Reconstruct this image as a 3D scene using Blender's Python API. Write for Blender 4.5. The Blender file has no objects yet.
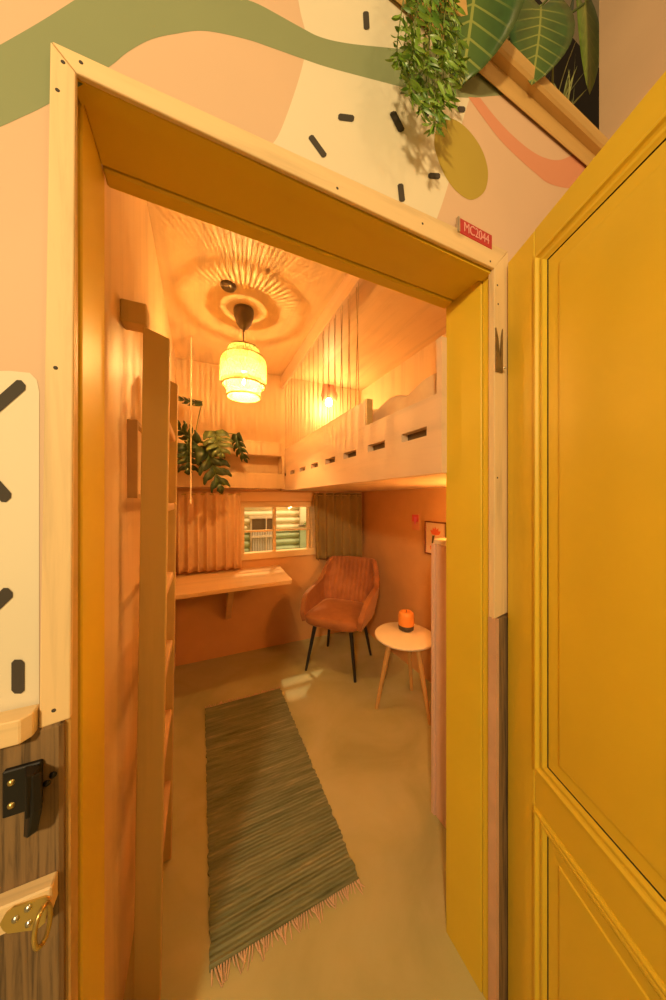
import bpy, math, random
from mathutils import Vector, Matrix
random.seed(7)
S = bpy.context.scene
COL = S.collection
PI = math.pi

# ------------------------------------------------------------------ camera model (used to read positions off real planes)
FPX, CX, CY, CAMZ = 290.0, 333.0, 500.0, 1.40
YAW = math.radians(24.39)
CAM = Vector((0, 0, CAMZ))
def ray(u, v):
    a = (u - CX) / FPX; b = (CY - v) / FPX; c, s = math.cos(YAW), math.sin(YAW)
    return Vector((s + a * c, c - a * s, b))
def on_y(u, v, Y):
    r = ray(u, v); return CAM + r * (Y / r.y)

# ------------------------------------------------------------------ materials
MATS = {}
def new_mat(name):
    m = bpy.data.materials.new(name); m.use_nodes = True
    nt = m.node_tree; b = nt.nodes['Principled BSDF']
    MATS[name] = m
    return m, nt, b
def N(nt, t, **kw):
    n = nt.nodes.new(t)
    for k, v in kw.items(): setattr(n, k, v)
    return n
def coords(nt, scale, kind='Object', loc=(0, 0, 0), rot=(0, 0, 0)):
    tc = N(nt, 'ShaderNodeTexCoord'); mp = N(nt, 'ShaderNodeMapping')
    mp.inputs['Scale'].default_value = scale; mp.inputs['Location'].default_value = loc; mp.inputs['Rotation'].default_value = rot
    nt.links.new(tc.outputs[kind], mp.inputs['Vector'])
    return mp.outputs['Vector']
def ramp(nt, fac, stops):
    r = N(nt, 'ShaderNodeValToRGB'); e = r.color_ramp.elements
    while len(e) < len(stops): e.new(0.5)
    for i, (p, c) in enumerate(stops): e[i].position = p; e[i].color = (*c, 1)
    nt.links.new(fac, r.inputs['Fac'])
    return r.outputs['Color']
def bump(nt, b, h, strength, dist=0.002):
    n = N(nt, 'ShaderNodeBump'); n.inputs['Strength'].default_value = strength; n.inputs['Distance'].default_value = dist
    nt.links.new(h, n.inputs['Height']); nt.links.new(n.outputs['Normal'], b.inputs['Normal'])
def dk(c, k): return tuple(max(0, min(1, x * k)) for x in c)

def plain(name, c, rough=0.6, metal=0.0, var=0.06, scale=9.0, bmp=0.1, spec=0.5):
    m, nt, b = new_mat(name)
    v = coords(nt, (1, 1, 1))
    n = N(nt, 'ShaderNodeTexNoise'); n.inputs['Scale'].default_value = scale; n.inputs['Detail'].default_value = 4
    nt.links.new(v, n.inputs['Vector'])
    nt.links.new(ramp(nt, n.outputs['Fac'], [(0.3, dk(c, 1 - var)), (0.7, dk(c, 1 + var))]), b.inputs['Base Color'])
    b.inputs['Roughness'].default_value = rough; b.inputs['Metallic'].default_value = metal
    b.inputs['Specular IOR Level'].default_value = spec
    if bmp:
        n2 = N(nt, 'ShaderNodeTexNoise'); n2.inputs['Scale'].default_value = scale * 9; nt.links.new(v, n2.inputs['Vector'])
        bump(nt, b, n2.outputs['Fac'], bmp, 0.001)
    return m

def wood(name, c, axis='Z', var=0.16, rough=0.55, scale=14.0, stretch=14.0, knots=True, c2=None, bmp=0.12, spec=0.4):
    """grain runs along axis"""
    m, nt, b = new_mat(name)
    sc = {'X': (1 / stretch, 1, 1), 'Y': (1, 1 / stretch, 1), 'Z': (1, 1, 1 / stretch)}[axis]
    v = coords(nt, sc)
    n = N(nt, 'ShaderNodeTexNoise'); n.inputs['Scale'].default_value = scale; n.inputs['Detail'].default_value = 6
    n.inputs['Roughness'].default_value = 0.6; n.inputs['Distortion'].default_value = 0.6
    nt.links.new(v, n.inputs['Vector'])
    c2 = c2 or dk(c, 1 - 2 * var)
    col = ramp(nt, n.outputs['Fac'], [(0.28, c2), (0.5, c), (0.75, dk(c, 1 + var * 0.5))])
    if knots:
        v2 = coords(nt, tuple(1 if s == 1 else 0.55 for s in sc))
        vo = N(nt, 'ShaderNodeTexVoronoi'); vo.inputs['Scale'].default_value = 3.1; vo.inputs['Randomness'].default_value = 1
        nt.links.new(v2, vo.inputs['Vector'])
        k = ramp(nt, vo.outputs['Distance'], [(0.015, (0.35, 0.22, 0.13)), (0.05, (1, 1, 1))])
        mx = N(nt, 'ShaderNodeMix', data_type='RGBA', blend_type='MULTIPLY'); mx.inputs[0].default_value = 0.8
        nt.links.new(col, mx.inputs[6]); nt.links.new(k, mx.inputs[7]); col = mx.outputs[2]
    nt.links.new(col, b.inputs['Base Color'])
    b.inputs['Roughness'].default_value = rough; b.inputs['Specular IOR Level'].default_value = spec
    bump(nt, b, n.outputs['Fac'], bmp, 0.001)
    return m

def lit(name, c, strength):
    m, nt, b = new_mat(name)
    b.inputs['Base Color'].default_value = (*c, 1)
    b.inputs['Emission Color'].default_value = (*c, 1); b.inputs['Emission Strength'].default_value = strength
    return m

def leafmat(name, c, vein, trans=0.25, edge=None, veins=9.0):
    """UV: x across (-1..1 mapped to 0..1), y along the leaf"""
    m, nt, b = new_mat(name)
    tc = N(nt, 'ShaderNodeTexCoord'); sx = N(nt, 'ShaderNodeSeparateXYZ'); nt.links.new(tc.outputs['UV'], sx.inputs[0])
    def M(op, a, bb=None, c_=None):
        n = N(nt, 'ShaderNodeMath', operation=op)
        for i, x in enumerate((a, bb, c_)):
            if x is None: continue
            if isinstance(x, (int, float)): n.inputs[i].default_value = x
            else: nt.links.new(x, n.inputs[i])
        return n.outputs[0]
    ax = M('ABSOLUTE', M('SUBTRACT', M('MULTIPLY', sx.outputs[0], 2.0), 1.0))
    ph = M('FRACT', M('SUBTRACT', M('MULTIPLY', sx.outputs[1], veins), M('MULTIPLY', ax, 2.2)))
    vv = M('LESS_THAN', M('ABSOLUTE', M('SUBTRACT', ph, 0.5)), 0.075)
    vv = M('MULTIPLY', vv, M('SUBTRACT', 1.0, M('MULTIPLY', ax, 1.15)))
    vv = M('MAXIMUM', M('MAXIMUM', vv, 0.0), M('LESS_THAN', ax, 0.03))
    nz = N(nt, 'ShaderNodeTexNoise'); nz.inputs['Scale'].default_value = 30
    nt.links.new(tc.outputs['Object'], nz.inputs['Vector'])
    base = ramp(nt, nz.outputs['Fac'], [(0.3, dk(c, 0.7)), (0.7, dk(c, 1.25))])
    if edge:
        me = N(nt, 'ShaderNodeMix', data_type='RGBA'); nt.links.new(M('POWER', M('SUBTRACT', 1.0, ax), 2.0), me.inputs[0])
        nt.links.new(base, me.inputs[6]); me.inputs[7].default_value = (*edge, 1); base = me.outputs[2]
    mx = N(nt, 'ShaderNodeMix', data_type='RGBA'); nt.links.new(M('MULTIPLY', vv, 0.6), mx.inputs[0])
    nt.links.new(base, mx.inputs[6]); mx.inputs[7].default_value = (*vein, 1)
    nt.links.new(mx.outputs[2], b.inputs['Base Color'])
    b.inputs['Roughness'].default_value = 0.38
    return m

# paint, walls
plain('peach_paint', (0.68, 0.47, 0.32), 0.7, var=0.03, scale=3)
plain('cream_paint', (0.75, 0.67, 0.51), 0.7, var=0.03, scale=3)
plain('blush_paint', (0.80, 0.62, 0.48), 0.7, var=0.03, scale=3)
plain('sage_paint', (0.25, 0.29, 0.15), 0.7, var=0.05, scale=3)
plain('mustard_paint', (0.42, 0.31, 0.04), 0.7, var=0.05, scale=3)
plain('coral_paint', (0.68, 0.29, 0.17), 0.7, var=0.04, scale=3)
plain('dash_paint', (0.055, 0.045, 0.035), 0.8, var=0.1, bmp=0)
plain('yellow_gloss', (0.74, 0.515, 0.032), 0.48, var=0.04, scale=5, bmp=0.04)
plain('door_gap', (0.03, 0.02, 0.01), 0.9, bmp=0)
plain('terracotta_paint', (0.70, 0.37, 0.14), 0.6, var=0.05, scale=4, bmp=0.15)
plain('side_wall_paint', (0.72, 0.47, 0.29), 0.75, var=0.05, scale=4)
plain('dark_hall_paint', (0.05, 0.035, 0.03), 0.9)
plain('light_hall_paint', (0.75, 0.62, 0.45), 0.8)
plain('raw_edge', (0.62, 0.36, 0.22), 0.8, var=0.1)
wood('plywood_ceiling', (0.80, 0.58, 0.33), 'Y', 0.10, 0.45, 10, 10)
wood('plywood_wall', (0.80, 0.57, 0.33), 'Z', 0.09, 0.5, 10, 12)
wood('pine_trim', (0.78, 0.57, 0.31), 'Z', 0.11, 0.6, 34, 14)
wood('pine_trim_flat', (0.78, 0.57, 0.31), 'X', 0.11, 0.6, 34, 14)
wood('pine_rail', (0.78, 0.56, 0.37), 'Y', 0.08, 0.55, 10, 12)
wood('pine_ladder', (0.64, 0.46, 0.19), 'Z', 0.07, 0.6, 12, 14)
wood('ladder_rung', (0.68, 0.42, 0.2), 'Y', 0.08, 0.6, 12, 14)
wood('desk_wood', (0.78, 0.50, 0.24), 'X', 0.08, 0.4, 10, 12, knots=False)
wood('beech', (0.66, 0.38, 0.13), 'Z', 0.1, 0.45, 20, 12, knots=False)
wood('weathered', (0.23, 0.14, 0.062), 'Z', 0.35, 0.85, 110, 26, c2=(0.032, 0.023, 0.015), bmp=0.9)
wood('window_wood', (0.80, 0.55, 0.28), 'X', 0.08, 0.5, 14, 12, knots=False)
wood('ledge_wood', (0.60, 0.38, 0.13), 'X', 0.1, 0.5, 12, 12)
plain('pink_board', (0.74, 0.50, 0.38), 0.65, var=0.04)
plain('black_metal', (0.018, 0.017, 0.017), 0.35, 0.0, bmp=0.05)
plain('black_iron', (0.025, 0.023, 0.024), 0.38, 0.6, bmp=0.1)
plain('brass_metal', (0.62, 0.45, 0.16), 0.3, 0.9, bmp=0.1)
plain('steel', (0.6, 0.56, 0.48), 0.28, 1.0, bmp=0.0)
plain('old_steel', (0.30, 0.22, 0.12), 0.45, 0.8, var=0.2, scale=60)
plain('bronze_plastic', (0.12, 0.085, 0.06), 0.4, 0.2, bmp=0)
plain('tabletop_white', (0.88, 0.74, 0.52), 0.4, var=0.02)
plain('candle_wax', (0.85, 0.30, 0.05), 0.45, var=0.06)
plain('dark_dish', (0.07, 0.05, 0.03), 0.4)
plain('rope_dark', (0.55, 0.40, 0.22), 0.85)
plain('cord_white', (0.85, 0.68, 0.48), 0.6, bmp=0)
plain('cord_black', (0.05, 0.03, 0.02), 0.6, bmp=0)
plain('linen', (0.82, 0.68, 0.50), 0.85, var=0.04, scale=30, bmp=0.2)
plain('frame_dark', (0.20, 0.05, 0.02), 0.5)
plain('art_paper', (0.85, 0.60, 0.38), 0.8, var=0.03)
plain('art_red', (0.85, 0.18, 0.08), 0.8, bmp=0)
plain('art_dark', (0.12, 0.09, 0.05), 0.8, bmp=0)
plain('poster_pink', (0.78, 0.10, 0.12), 0.8, bmp=0)
plain('poster_fade', (0.72, 0.30, 0.16), 0.8, bmp=0)
plain('poster_magenta', (0.85, 0.16, 0.30), 0.8, bmp=0)
plain('frame_light', (0.55, 0.40, 0.22), 0.6)
plain('canvas', (0.85, 0.68, 0.48), 0.8, var=0.03)
plain('sign_red', (0.46, 0.025, 0.03), 0.45, bmp=0, var=0.03)
plain('sign_letter', (0.80, 0.36, 0.33), 0.6, bmp=0)
plain('stem_green', (0.16, 0.20, 0.05), 0.6)
plain('pot_clay', (0.60, 0.35, 0.18), 0.7)
plain('soil', (0.05, 0.03, 0.02), 0.95)
plain('lamp_pink', (0.80, 0.22, 0.14), 0.7)
plain('rug_fringe', (0.68, 0.48, 0.33), 0.9)
plain('log_cream', (0.82, 0.70, 0.45), 0.7, var=0.06)
plain('log_green', (0.42, 0.50, 0.30), 0.7, var=0.08)
plain('cabin_frame', (0.78, 0.58, 0.38), 0.7)
plain('cabin_curtain', (0.55, 0.46, 0.36), 0.85)
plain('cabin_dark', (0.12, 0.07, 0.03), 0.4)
leafmat('monstera_dark', (0.028, 0.055, 0.018), (0.09, 0.12, 0.04), veins=5)
leafmat('monstera_mid', (0.10, 0.14, 0.045), (0.2, 0.24, 0.10), veins=5)
leafmat('heart_leaf', (0.03, 0.085, 0.018), (0.40, 0.42, 0.10), edge=(0.085, 0.15, 0.028), veins=8)
leafmat('heart_leaf_pale', (0.20, 0.30, 0.04), (0.55, 0.50, 0.12), edge=(0.45, 0.45, 0.08), veins=6)
leafmat('fern_leaf', (0.20, 0.34, 0.035), (0.22, 0.36, 0.08), veins=1)
leafmat('fern_leaf_deep', (0.10, 0.22, 0.025), (0.15, 0.3, 0.06), veins=1)
leafmat('blade_leaf', (0.28, 0.32, 0.11), (0.36, 0.38, 0.16), veins=1)

# glass
m, nt, b = new_mat('window_glass')
b.inputs['Base Color'].default_value = (1, 0.98, 0.94, 1); b.inputs['Roughness'].default_value = 0.02
tr = N(nt, 'ShaderNodeBsdfTransparent'); gl = N(nt, 'ShaderNodeBsdfGlossy'); gl.inputs['Roughness'].default_value = 0.03
mx = N(nt, 'ShaderNodeMixShader'); mx.inputs[0].default_value = 0.05; nt.links.new(tr.outputs[0], mx.inputs[1]); nt.links.new(gl.outputs[0], mx.inputs[2])
nt.links.new(mx.outputs[0], nt.nodes['Material Output'].inputs['Surface'])

# concrete floor
m, nt, b = new_mat('concrete')
v = coords(nt, (1, 1, 1))
n1 = N(nt, 'ShaderNodeTexNoise'); n1.inputs['Scale'].default_value = 2.6; n1.inputs['Detail'].default_value = 8; n1.inputs['Roughness'].default_value = 0.50
n1.inputs['Distortion'].default_value = 0.8
nt.links.new(v, n1.inputs['Vector'])
nt.links.new(ramp(nt, n1.outputs['Fac'], [(0.25, (0.37, 0.35, 0.155)), (0.5, (0.47, 0.44, 0.21)), (0.75, (0.55, 0.51, 0.27))]), b.inputs['Base Color'])
b.inputs['Roughness'].default_value = 0.42; b.inputs['Specular IOR Level'].default_value = 0.35
bump(nt, b, n1.outputs['Fac'], 0.05)

# velvet
m, nt, b = new_mat('velvet')
v = coords(nt, (1, 1, 1)); n1 = N(nt, 'ShaderNodeTexNoise'); n1.inputs['Scale'].default_value = 14; n1.inputs['Detail'].default_value = 4
nt.links.new(v, n1.inputs['Vector'])
nt.links.new(ramp(nt, n1.outputs['Fac'], [(0.3, (0.29, 0.10, 0.025)), (0.7, (0.37, 0.135, 0.035))]), b.inputs['Base Color'])
b.inputs['Roughness'].default_value = 0.75; b.inputs['Sheen Weight'].default_value = 0.5; b.inputs['Sheen Tint'].default_value = (1, 0.55, 0.25, 1)
b.inputs['Sheen Roughness'].default_value = 0.4
m, nt, b = new_mat('velvet_channels')
v = coords(nt, (1, 1, 1)); n1 = N(nt, 'ShaderNodeTexNoise'); n1.inputs['Scale'].default_value = 14
nt.links.new(v, n1.inputs['Vector'])
w = N(nt, 'ShaderNodeTexWave', wave_type='BANDS', bands_direction='X'); w.inputs['Scale'].default_value = 7.5; w.inputs['Distortion'].default_value = 0
nt.links.new(v, w.inputs['Vector'])
nt.links.new(ramp(nt, n1.outputs['Fac'], [(0.3, (0.29, 0.095, 0.025)), (0.7, (0.36, 0.125, 0.035))]), b.inputs['Base Color'])
b.inputs['Roughness'].default_value = 0.75; b.inputs['Sheen Weight'].default_value = 0.4; b.inputs['Sheen Tint'].default_value = (1, 0.55, 0.25, 1)
bump(nt, b, w.outputs['Fac'], 0.5, 0.006)

# rug weave
m, nt, b = new_mat('rag_weave')
v = coords(nt, (1.6, 15, 1)); n1 = N(nt, 'ShaderNodeTexNoise'); n1.inputs['Scale'].default_value = 1.9; n1.inputs['Detail'].default_value = 7; n1.inputs['Roughness'].default_value = 0.72
nt.links.new(v, n1.inputs['Vector'])
nt.links.new(ramp(nt, n1.outputs['Fac'], [(0.27, (0.085, 0.10, 0.058)), (0.42, (0.165, 0.19, 0.11)), (0.57, (0.235, 0.255, 0.15)), (0.76, (0.42, 0.40, 0.23))]), b.inputs['Base Color'])
b.inputs['Roughness'].default_value = 0.95; b.inputs['Specular IOR Level'].default_value = 0.1
w = N(nt, 'ShaderNodeTexWave', wave_type='BANDS', bands_direction='Y'); w.inputs['Scale'].default_value = 22; w.inputs['Distortion'].default_value = 1.2
nt.links.new(coords(nt, (1, 1, 1)), w.inputs['Vector']); bump(nt, b, w.outputs['Fac'], 0.6, 0.004)

# cloth with some light passing through
def cloth(name, c, tr=0.35):
    m, nt, b = new_mat(name)
    v = coords(nt, (1, 1, 1)); n1 = N(nt, 'ShaderNodeTexNoise'); n1.inputs['Scale'].default_value = 300
    nt.links.new(v, n1.inputs['Vector'])
    col = ramp(nt, n1.outputs['Fac'], [(0.3, dk(c, 0.92)), (0.7, dk(c, 1.06))])
    nt.links.new(col, b.inputs['Base Color']); b.inputs['Roughness'].default_value = 0.9; b.inputs['Specular IOR Level'].default_value = 0.1
    t = N(nt, 'ShaderNodeBsdfTranslucent'); nt.links.new(col, t.inputs['Color'])
    mx = N(nt, 'ShaderNodeMixShader'); mx.inputs[0].default_value = tr
    nt.links.new(b.outputs[0], mx.inputs[1]); nt.links.new(t.outputs[0], mx.inputs[2]); nt.links.new(mx.outputs[0], nt.nodes['Material Output'].inputs['Surface'])
plain('duvet_cloth', (0.76, 0.55, 0.32), 0.9, var=0.03, scale=30, bmp=0.2)
cloth('curtain_peach', (0.90, 0.62, 0.33), 0.35)
cloth('curtain_olive', (0.38, 0.25, 0.085), 0.1)
cloth('bamboo', (0.50, 0.42, 0.19), 0.4)

# ------------------------------------------------------------------ mesh building
class MB:
    def __init__(s): s.v = []; s.f = []; s.mi = []; s.sm = []; s.uv = []; s.mats = []
    def mat(s, name):
        if name not in s.mats: s.mats.append(name)
        return s.mats.index(name)
    def add(s, verts, faces, mat, smooth=False, uvs=None):
        o = len(s.v); k = s.mat(mat)
        s.v += [tuple(p) for p in verts]
        s.uv += list(uvs) if uvs else [(0.5, 0.5)] * len(verts)
        for f in faces: s.f.append([i + o for i in f]); s.mi.append(k); s.sm.append(smooth)
        return s
    def box(s, a, b, mat, bev=0.0, M=None):
        x0, y0, z0 = a; x1, y1, z1 = b
        if bev <= 0:
            v = [(x0,y0,z0),(x1,y0,z0),(x1,y1,z0),(x0,y1,z0),(x0,y0,z1),(x1,y0,z1),(x1,y1,z1),(x0,y1,z1)]
            f = [(0,3,2,1),(4,5,6,7),(0,1,5,4),(1,2,6,5),(2,3,7,6),(3,0,4,7)]
        else:
            # chamfered box: three rings of an inset octagon-like loop
            e = min(bev, (x1-x0)*0.45, (y1-y0)*0.45, (z1-z0)*0.45)
            v = []; idx = {}
            for ix, X in ((0,x0),(1,x1)):
                for iy, Y in ((0,y0),(1,y1)):
                    for iz, Z in ((0,z0),(1,z1)):
                        sx = 1 if ix == 0 else -1; sy = 1 if iy == 0 else -1; sz = 1 if iz == 0 else -1
                        idx[ix,iy,iz,'x'] = len(v); v.append((X, Y+sy*e, Z+sz*e))
                        idx[ix,iy,iz,'y'] = len(v); v.append((X+sx*e, Y, Z+sz*e))
                        idx[ix,iy,iz,'z'] = len(v); v.append((X+sx*e, Y+sy*e, Z))
            f = []
            for i in (0, 1):
                f.append([idx[i,a_,b_,'x'] for a_, b_ in ((0,0),(1,0),(1,1),(0,1))])
                f.append([idx[a_,i,b_,'y'] for a_, b_ in ((0,0),(1,0),(1,1),(0,1))])
                f.append([idx[a_,b_,i,'z'] for a_, b_ in ((0,0),(1,0),(1,1),(0,1))])
                for j in (0, 1):
                    f.append([idx[i,j,0,'x'], idx[i,j,0,'y'], idx[i,j,1,'y'], idx[i,j,1,'x']])
                    f.append([idx[i,0,j,'x'], idx[i,0,j,'z'], idx[i,1,j,'z'], idx[i,1,j,'x']])
                    f.append([idx[0,i,j,'y'], idx[0,i,j,'z'], idx[1,i,j,'z'], idx[1,i,j,'y']])
                    for k in (0, 1): f.append([idx[i,j,k,'x'], idx[i,j,k,'y'], idx[i,j,k,'z']])
        if M is not None: v = [M @ Vector(p) for p in v]
        return s.add(v, f, mat)
    def tube(s, pts, r, mat, n=8, smooth=True, caps=True):
        pts = [Vector(p) for p in pts]; R = r if isinstance(r, (list, tuple)) else [r] * len(pts)
        v = []; f = []; up = None
        for i, p in enumerate(pts):
            d = (pts[min(i+1, len(pts)-1)] - pts[max(i-1, 0)]).normalized()
            if up is None: up = Vector((0,0,1)) if abs(d.z) < 0.9 else Vector((1,0,0))
            a = d.cross(up).normalized(); bb = a.cross(d).normalized(); up = bb
            for k in range(n):
                t = 2*PI*k/n; v.append(p + (a*math.cos(t) + bb*math.sin(t))*R[i])
        for i in range(len(pts)-1):
            for k in range(n): f.append((i*n+k, i*n+(k+1)%n, (i+1)*n+(k+1)%n, (i+1)*n+k))
        s.add(v, f, mat, smooth)
        if caps:
            o = len(v); s.add(v[:n], [tuple(range(n))[::-1]], mat); s.add(v[-n:], [tuple(range(n))], mat)
        return s
    def lathe(s, prof, mat, n=32, c=(0,0,0), smooth=True):
        v = []; f = []
        for (r, z) in prof:
            for k in range(n): t = 2*PI*k/n; v.append((c[0]+r*math.cos(t), c[1]+r*math.sin(t), c[2]+z))
        for i in range(len(prof)-1):
            for k in range(n): f.append((i*n+k, i*n+(k+1)%n, (i+1)*n+(k+1)%n, (i+1)*n+k))
        return s.add(v, f, mat, smooth)
    def prism(s, poly, vec, mat, smooth=False):
        n = len(poly); a = [Vector(p) for p in poly]; b = [p + Vector(vec) for p in a]
        f = [tuple(range(n))[::-1], tuple(range(n, 2*n))] + [(i, (i+1)%n, n+(i+1)%n, n+i) for i in range(n)]
        return s.add(a+b, f, mat, smooth)
    def strip(s, A, B, mat):
        n = len(A); return s.add(list(A)+list(B), [(i, i+1, n+i+1, n+i) for i in range(n-1)], mat)
    def build(s, name, parent=None, world=False, off=None, fix=True):
        o_ = Vector((0,0,0))
        if world:
            q = parent
            while q: o_ += q.location; q = q.parent
        if off: o_ = Vector(off)
        me = bpy.data.meshes.new(name)
        me.from_pydata([tuple(Vector(p) - o_) for p in s.v], [], s.f)
        for mname in s.mats: me.materials.append(MATS[mname])
        me.polygons.foreach_set('material_index', s.mi); me.polygons.foreach_set('use_smooth', s.sm)
        uvl = me.uv_layers.new(name='UVMap')
        for lp in me.loops: uvl.data[lp.index].uv = s.uv[lp.vertex_index]
        me.validate(); me.update()
        if fix:
            import bmesh
            bm = bmesh.new(); bm.from_mesh(me); bmesh.ops.recalc_face_normals(bm, faces=bm.faces); bm.to_mesh(me); bm.free()
        o = bpy.data.objects.new(name, me); COL.objects.link(o)
        if parent: o.parent = parent
        if off: o.location = off
        return o

def thing(name, label, cat, loc=(0,0,0), rotz=0, group=None):
    o = bpy.data.objects.new(name, None); COL.objects.link(o); o.empty_display_size = 0.1
    o.location = loc; o.rotation_euler = (0, 0, rotz); o['label'] = label; o['category'] = cat
    if group: o['group'] = group
    return o
def tag(o, label, cat, group=None):
    o['label'] = label; o['category'] = cat
    if group: o['group'] = group
    return o
def struct(o, label=None):
    o['kind'] = 'structure'
    if label: o['label'] = label
    return o
def mod_bevel(o, w, seg=2):
    m = o.modifiers.new('bevel', 'BEVEL'); m.width = w; m.segments = seg; m.limit_method = 'ANGLE'; return o
def catmull(P, n=8):
    P = [Vector(p) for p in P]; out = []
    for i in range(len(P)-1):
        p0 = P[max(i-1,0)]; p1 = P[i]; p2 = P[i+1]; p3 = P[min(i+2,len(P)-1)]
        for k in range(n):
            t = k/n
            out.append(0.5*((2*p1)+(p2-p0)*t+(2*p0-5*p1+4*p2-p3)*t*t+(3*p1-p0-3*p2+p3)*t**3))
    out.append(P[-1]); return out

# ================================================================== SETTING
XL, XR, YF, YB, ZC = -0.20, 1.60, 0.70, 2.77, 2.60
JL, JR, JZ = -0.170, 0.722, 2.025
YW = 0.545                                   # painted face of the front wall
struct(MB().box((-4,-4,-0.06),(5,6.2,0),'concrete').build('floor'), 'polished grey beige concrete floor')
struct(MB().box((XL-0.08,YF,ZC),(XR+0.08,YB+0.12,ZC+0.05),'plywood_ceiling').build('ceiling'), 'pale plywood ceiling of the small room')
struct(MB().box((XL-0.07,YF,0),(XL,YB+0.12,ZC),'plywood_wall').build('wall_left'), 'plywood wall behind the ladder')
w = MB(); w.box((XR,YF,0),(XR+0.07,YB+0.12,1.50),'terracotta_paint'); w.box((XR,YF,1.50),(XR+0.07,YB+0.12,ZC),'plywood_wall')
struct(w.build('wall_right'), 'terracotta wall with plywood above the loft')
WX0, WX1, WZ0, WZ1 = 0.33, 1.06, 0.845, 1.385
w = MB()
w.box((XL,YB,0),(XR,YB+0.12,WZ0),'terracotta_paint')
w.box((XL,YB,WZ0),(WX0,YB+0.12,WZ1),'terracotta_paint'); w.box((WX1,YB,WZ0),(XR,YB+0.12,WZ1),'terracotta_paint')
w.box((XL,YB,WZ1),(XR,YB+0.12,1.50),'terracotta_paint'); w.box((XL,YB,1.50),(XR,YB+0.12,ZC),'plywood_wall')
struct(w.build('wall_back'), 'back wall, terracotta paint below plywood')

# front wall with its mural (paint layers lie on the wall face)
w = MB()
w.box((-2.2,YW,1.07),(JL-0.02,YF,2.585),'peach_paint'); w.box((JR+0.024,YW,1.07),(1.28,YF,2.585),'peach_paint')
w.box((JL-0.02,YW,JZ+0.03),(JR+0.024,YF,2.585),'peach_paint')
w.box((-2.2,YW+0.004,0),(JL-0.02,YF,1.07),'raw_edge'); w.box((JR+0.024,YW+0.004,0),(1.28,YF,1.07),'raw_edge')
LAY = [0]
def paint(poly, mat):
    LAY[0] += 1; y = YW - 0.00009*LAY[0]
    P = [on_y(u, v, YW) for u, v in poly]; P = [Vector((p.x, y, p.z)) for p in P]
    w.add(P, [tuple(range(len(P)))], mat)
def ribbon(up, lo, mat, n=8):
    LAY[0] += 1; y = YW - 0.00009*LAY[0]
    A = catmull([(u, v, 0) for u, v in up], n); B = catmull([(u, v, 0) for u, v in lo], n)
    f = lambda Q: [Vector((p.x, y, p.z)) for p in (on_y(q.x, q.y, YW) for q in Q)]
    w.strip(f(A), f(B), mat)
def closed(pts, mat, n=8):
    L = len(pts); out = []
    for q in range(L):
        p0, p1, p2, p3 = (Vector(pts[(q+d) % L]) for d in (-1, 0, 1, 2))
        for k in range(n):
            t = k/n; out.append(0.5*((2*p1)+(p2-p0)*t+(2*p0-5*p1+4*p2-p3)*t*t+(3*p1-p0-3*p2+p3)*t**3))
    paint([tuple(p) for p in out], mat)
ribbon([(293,-30),(300,10),(306,40),(300,75),(280,132),(266,150)], [(520,-30),(505,10),(480,70),(463,120),(448,185),(432,232)], 'cream_paint')
ribbon([(-60,78),(0,45),(40,22),(78,-2),(110,-22),(150,-32),(190,-28),(225,-10),(245,-1),(262,6),(300,27),(320,37),(345,43),(380,47),(420,50),(470,50)],
       [(-60,152),(0,127),(20,118),(45,106),(90,80),(112,65),(128,52),(150,40),(175,34),(205,31),(245,39),(272,48),(300,58),(330,68),(390,84),(440,97)], 'sage_paint')
paint([(420,52),(505,52),(540,92),(470,98),(400,94)], 'sage_paint')
ribbon([(480,98),(495,117),(512,135),(530,150),(545,158),(560,160),(578,152),(605,138)], [(468,97),(483,118),(500,140),(518,158),(535,173),(550,184),(575,188),(610,178)], 'coral_paint')
closed([(445,118),(457,121),(468,130),(478,143),(485,158),(488,175),(484,192),(471,200),(457,192),(446,178),(438,160),(434,142),(438,125)], 'mustard_paint')
def dash(u0, v0, u1, v1, wd):
    d = Vector((u1-u0, v1-v0)).normalized(); q = Vector((-d.y, d.x))*wd/2; a = Vector((u0, v0)); b2 = Vector((u1, v1))
    e = d*wd*0.25
    paint([tuple(a+q+e), tuple(a+q*0.5), tuple(a-q*0.5), tuple(a-q+e), tuple(b2-q-e), tuple(b2-q*0.5), tuple(b2+q*0.5), tuple(b2+q-e)], 'dash_paint')
paint([(-60,372),(10,371),(30,373),(37,380),(39.5,392),(39.5,740),(-60,745)], 'cream_paint')
for d in ((310,136,325,157,6),(338,117,354,119,7),(392,112,402,132,7),(426.5,102,426.5,117,5),(428,176,440,176.5,6),(400,184,402,202,6),(365.5,12,366.5,30,6),(457,109.5,465,110,6),
          (-16,418,24,383,13),(-14,474,9,500,13),(-14,614,11,590,13),(18.5,659,18.5,693,13)): dash(*d)
struct(w.build('wall_front', fix=False), 'outer wall with pastel painted mural around the doorway')

# jambs and head of the doorway
def lr(x, d): return x
j = MB(); j.box((JL-0.02,0.575,0),(JL,0.672,JZ+0.02),'yellow_gloss',0.002); j.box((JL-0.02,YW-0.006,0),(JL-0.003,0.570,JZ+0.012),'ledge_wood',0.002); j.box((JL-0.03,0.675,0),(JL-0.004,0.712,JZ+0.02),'yellow_gloss',0.006)
struct(j.build('trim_1'), 'yellow painted left door jamb')
j = MB(); j.box((JR,0.575,0),(JR+0.022,0.706,JZ+0.02),'yellow_gloss',0.002); j.box((JR+0.003,0.550,0),(JR+0.024,0.574,JZ+0.03),'yellow_gloss',0.002)
struct(j.build('trim_2'), 'yellow painted right door jamb')
j = MB(); j.box((JL,0.575,JZ),(JR,0.672,JZ+0.03),'yellow_gloss',0.002); j.box((JL-0.003,YW-0.003,JZ-0.008),(JR+0.003,0.574,JZ+0.008),'yellow_gloss',0.001); j.box((JL,0.675,JZ-0.004),(JR,0.712,JZ+0.03),'yellow_gloss',0.004)
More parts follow.
